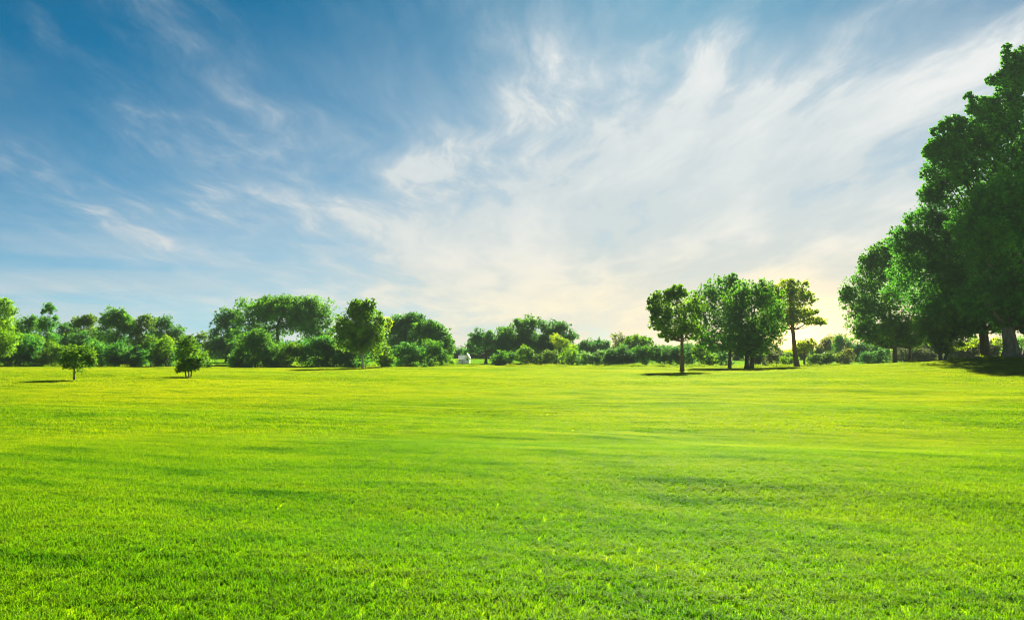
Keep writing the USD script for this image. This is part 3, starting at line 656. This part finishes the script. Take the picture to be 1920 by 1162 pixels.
# ---- the great trees at right
GREAT = "great trees on and beside the mound"
tree("great_tree", "leftmost great tree, its drooping crown reaching towards the glow", "tree", 1678, 104, [(1660, 540, 62, 62), (1640, 520, 34, 34), (1606, 560, 34, 38), (1640, 600, 50, 36), (1690, 498, 44, 44), (1622, 622, 20, 26), (1660, 630, 34, 20), (1650, 480, 28, 22), (1590, 552, 16, 16), (1676, 466, 30, 26), (1630, 490, 20, 18)], "mid", (9, 652), "dark", 4.4, 0.6, GREAT, seed=70, lump=0.30, fringe=0.35)
tree("lawn_tree", "slimmer tree on the right-hand of the two close trunks", "tree", 1705, 100, [(1690, 614, 34, 22), (1716, 624, 36, 26), (1668, 620, 22, 18), (1730, 600, 30, 28), (1700, 640, 28, 12)], "fresh", (6, 654), "dark", 4.0, 0.85, GREAT, seed=71, lump=0.36)
tree("lawn_tree", "bushy low-branched tree left of the mound", "tree", 1768, 84, [(1764, 608, 40, 34), (1780, 636, 32, 24), (1742, 620, 26, 24), (1768, 654, 18, 10)], "fresh", (8, 662), "dark", 4.2, 0.8, GREAT, stems=(-4, 4), seed=72, lump=0.34)
tree("great_tree", "broad dark great tree with the slimmer of the thick trunks", "tree", 1848, 84, [(1790, 480, 76, 76), (1760, 440, 48, 44), (1736, 520, 68, 60), (1830, 520, 80, 74), (1780, 570, 72, 46), (1850, 590, 70, 40), (1800, 610, 40, 22), (1722, 474, 42, 42), (1846, 450, 64, 60), (1768, 392, 46, 44), (1728, 420, 34, 34), (1692, 450, 30, 30), (1750, 360, 26, 22)], "deep", (19, 620), "dark", 4.8, 0.62, GREAT, seed=73, lump=0.26, fringe=0.3)
tree("great_tree", "giant tree with the thickest trunk, densest leaves, cut by the frame edge", "tree", 1897, 74, [(1900, 480, 92, 84), (1862, 440, 66, 60), (1950, 410, 80, 90), (1900, 560, 100, 50), (1990, 530, 90, 90), (1826, 420, 46, 46), (1886, 372, 54, 44), (1940, 600, 60, 26), (1850, 380, 34, 30)], "deep", (27, 610, -10), "grey", 5.0, 0.62, GREAT, seed=74, lump=0.24, fringe=0.3)
tree("tall_tree", "tallest tree with an airy tapering top rising over the great trees", "tree", 1932, 82, [(1888, 104, 11, 24), (1898, 150, 26, 34), (1862, 150, 14, 12), (1914, 130, 22, 40), (1838, 200, 24, 18), (1816, 182, 10, 9), (1880, 205, 40, 30), (1786, 234, 24, 16), (1758, 246, 12, 10), (1834, 252, 50, 30), (1890, 262, 60, 44), (1776, 276, 36, 22), (1744, 284, 14, 16), (1930, 240, 60, 70), (1780, 322, 46, 32), (1846, 326, 70, 44), (1920, 330, 70, 60), (1986, 220, 50, 80), (1990, 330, 70, 70)], "deep", (24, 600), "dark", 5.4, 0.19, GREAT, seed=75, lump=0.22, fringe=0.5)

# ------------------------------------------------------------------ small things
M_ROCK = mat("weathered_stone", {"g": ("geometry", {}), "n": ("noise_texture", {"scale": 9.0, "detail": 6, "roughness": 0.65}), "r": ("rgb_ramp", {"ramp": [(0.3, (0.05, 0.045, 0.035)), (0.7, (0.16, 0.14, 0.11))]}),
                                 "b": ("bump", {"strength": 0.7, "distance": 0.03}), "p": ("principled_bsdf", {"roughness": 0.9})},
             [("g.position", "n.vector"), ("n.fac", "r.fac"), ("r.color", "p.base_color"), ("n.fac", "b.height"), ("b.normal", "p.normal")], "p.BSDF")


def rock(px, Y, size, seed, label):
    bx = X_of(px, Y)
    m = trimesh.creation.icosphere(3, 1.0)
    v = np.array(m.vertices)
    v = v * (0.75 + 0.5 * fbm(v * 1.6 + seed * 7.3, 4, seed))[:, None] * size
    r = thing("boulder", label, "rock", (bx, Y, float(ground_z(bx, Y)) + size[2] * 0.35), "stones on the mound")
    part(r, "stone", (v, np.array(m.faces)), M_ROCK, smooth=True)


rock(1819, 78, np.array([0.26, 0.24, 0.24]), 1, "small dark upright stone on the mound left of the thick trunks")
rock(1834, 80, np.array([0.42, 0.3, 0.2]), 2, "low dark stone touching the slimmer thick trunk's left foot")
rock(1916, 72.5, np.array([0.36, 0.3, 0.16]), 3, "flat dark stone at the thickest trunk's right foot")

paint = lambda name, col, rough=0.6: mat(name, {"g": ("geometry", {}), "n": ("noise_texture", {"scale": 3.0, "detail": 5}), "r": ("rgb_ramp", {"ramp": [(0.3, np.array(col) * 0.85), (0.7, col)]}), "p": ("principled_bsdf", {"roughness": rough})},
                                        [("g.position", "n.vector"), ("n.fac", "r.fac"), ("r.color", "p.base_color")], "p.BSDF")
M_WHITE, M_ROOF, M_DARK, M_FENCE = paint("white_paint", (0.86, 0.87, 0.85)), paint("pale_roofing", (0.74, 0.78, 0.76)), paint("dark_glass", (0.02, 0.025, 0.03), 0.15), paint("white_fence_paint", (0.7, 0.71, 0.7))


def box(x0, x1, y0, y1, z0, z1):
    m = trimesh.creation.box((x1 - x0, y1 - y0, z1 - z0))
    m.apply_translation(((x0 + x1) / 2, (y0 + y1) / 2, (z0 + z1) / 2))
    return m


def gable(x0, x1, y0, y1, z0, z1, zr, along):
    """A block with a gabled top; the ridge runs along x or y."""
    if along == "y":
        xm = (x0 + x1) / 2
        prof = [(x0, z0), (x1, z0), (x1, z1), (xm, zr), (x0, z1)]
        v = np.array([(x, y, z) for y in (y0, y1) for x, z in prof])
    else:
        ym = (y0 + y1) / 2
        prof = [(y0, z0), (y1, z0), (y1, z1), (ym, zr), (y0, z1)]
        v = np.array([(x, y, z) for x in (x0, x1) for y, z in prof])
    return trimesh.convex.convex_hull(v)


HY = 158.0
hs = HY / F
hx = X_of(869, HY)
hz_ = float(ground_z(hx, HY)) - 0.05
house = thing("small_house", "little white gabled house half hidden between the two clumps", "house", (hx, HY, hz_))
top = Z_of(662.5, HY) - hz_
part(house, "wall", gable(0.35, 1.35, -0.9, 2.0, 0.0, top * 0.62, top - 0.06, "y"), M_WHITE)
part(house, "wing_wall", box(-1.0, 0.346, -0.35, 1.6, 0.0, top * 0.50), M_WHITE)
sl = lambda x0, z0, x1, z1, y0, y1, t: trimesh.convex.convex_hull(np.array([(x, y, z + dz) for (x, z) in ((x0, z0), (x1, z1)) for y in (y0, y1) for dz in (0, t)]))
part(house, "roof", sl(0.22, top * 0.55, 0.85, top - 0.04, -1.05, 2.1, 0.07), M_ROOF)
part(house, "roof", sl(0.853, top - 0.04, 1.48, top * 0.55, -1.05, 2.1, 0.07), M_ROOF)
part(house, "wing_roof", trimesh.convex.convex_hull(np.array([(x, y, z + dz) for (y, z) in ((-0.75, top * 0.47), (0.6, top * 0.80)) for x in (-1.1, 0.345) for dz in (0, 0.06)])), M_ROOF)
w = part(house, "window_frame", box(0.68, 1.02, -0.93, -0.904, top * 0.30, top * 0.56), M_WHITE)
part(w, "pane", box(0.71, 0.99, -0.95, -0.934, top * 0.32, top * 0.54), M_DARK)
part(house, "attic_vent", box(0.79, 0.91, -0.925, -0.903, top * 0.68, top * 0.76), M_DARK)
d_ = part(house, "doorway", box(-0.45, -0.1, -0.375, -0.354, 0.0, top * 0.38), M_DARK)
for k, x in enumerate((-0.95, -0.62, 0.02)):
    part(house, "window", box(x, x + 0.2, -0.375, -0.354, top * 0.2, top * 0.4), M_DARK)
for x in (-1.02, -0.35, 0.28):
    part(house, "porch_post", box(x, x + 0.06, -0.74, -0.68, 0.0, top * 0.465), M_WHITE)
fz = float(ground_z(hx, HY - 2.2)) - 0.03
fence = thing("picket_fence", "short white picket fence in front of the little house", "fence", (hx - 0.35, HY - 2.2, fz))
part(fence, "rail", box(-0.95, 0.95, 0.0, 0.03, 0.22, 0.28), M_FENCE)
part(fence, "rail", box(-0.95, 0.95, 0.0, 0.03, 0.60, 0.66), M_FENCE)
for k in range(12):
    x = -0.92 + k * 0.165
    part(fence, "picket", trimesh.convex.convex_hull(np.array([(x + dx, y, z) for y in (-0.024, -0.003) for dx, z in ((0, 0), (0.07, 0), (0.07, 0.80), (0.035, 0.86), (0, 0.80))])), M_FENCE)

# ------------------------------------------------------------------ the air
haze_box = trimesh.creation.box((1300, 1300, 46))
haze_box.apply_translation((0, 0, 19.5))
haze = usdkit.mesh(stage, "/World/haze", haze_box, mat("haze_air", {"v": ("principled_volume", {"color": (0.70, 0.95, 0.90), "density": 0.00005, "anisotropy": 0.4})}, [], volume="v.volume"))
tag(haze.GetPrim(), "thin warm evening haze over the whole lawn", "haze", kind="stuff")

for r in REPORT:
    print(r)
print("leaves", sum(r[2] for r in REPORT), "instances", len(P))
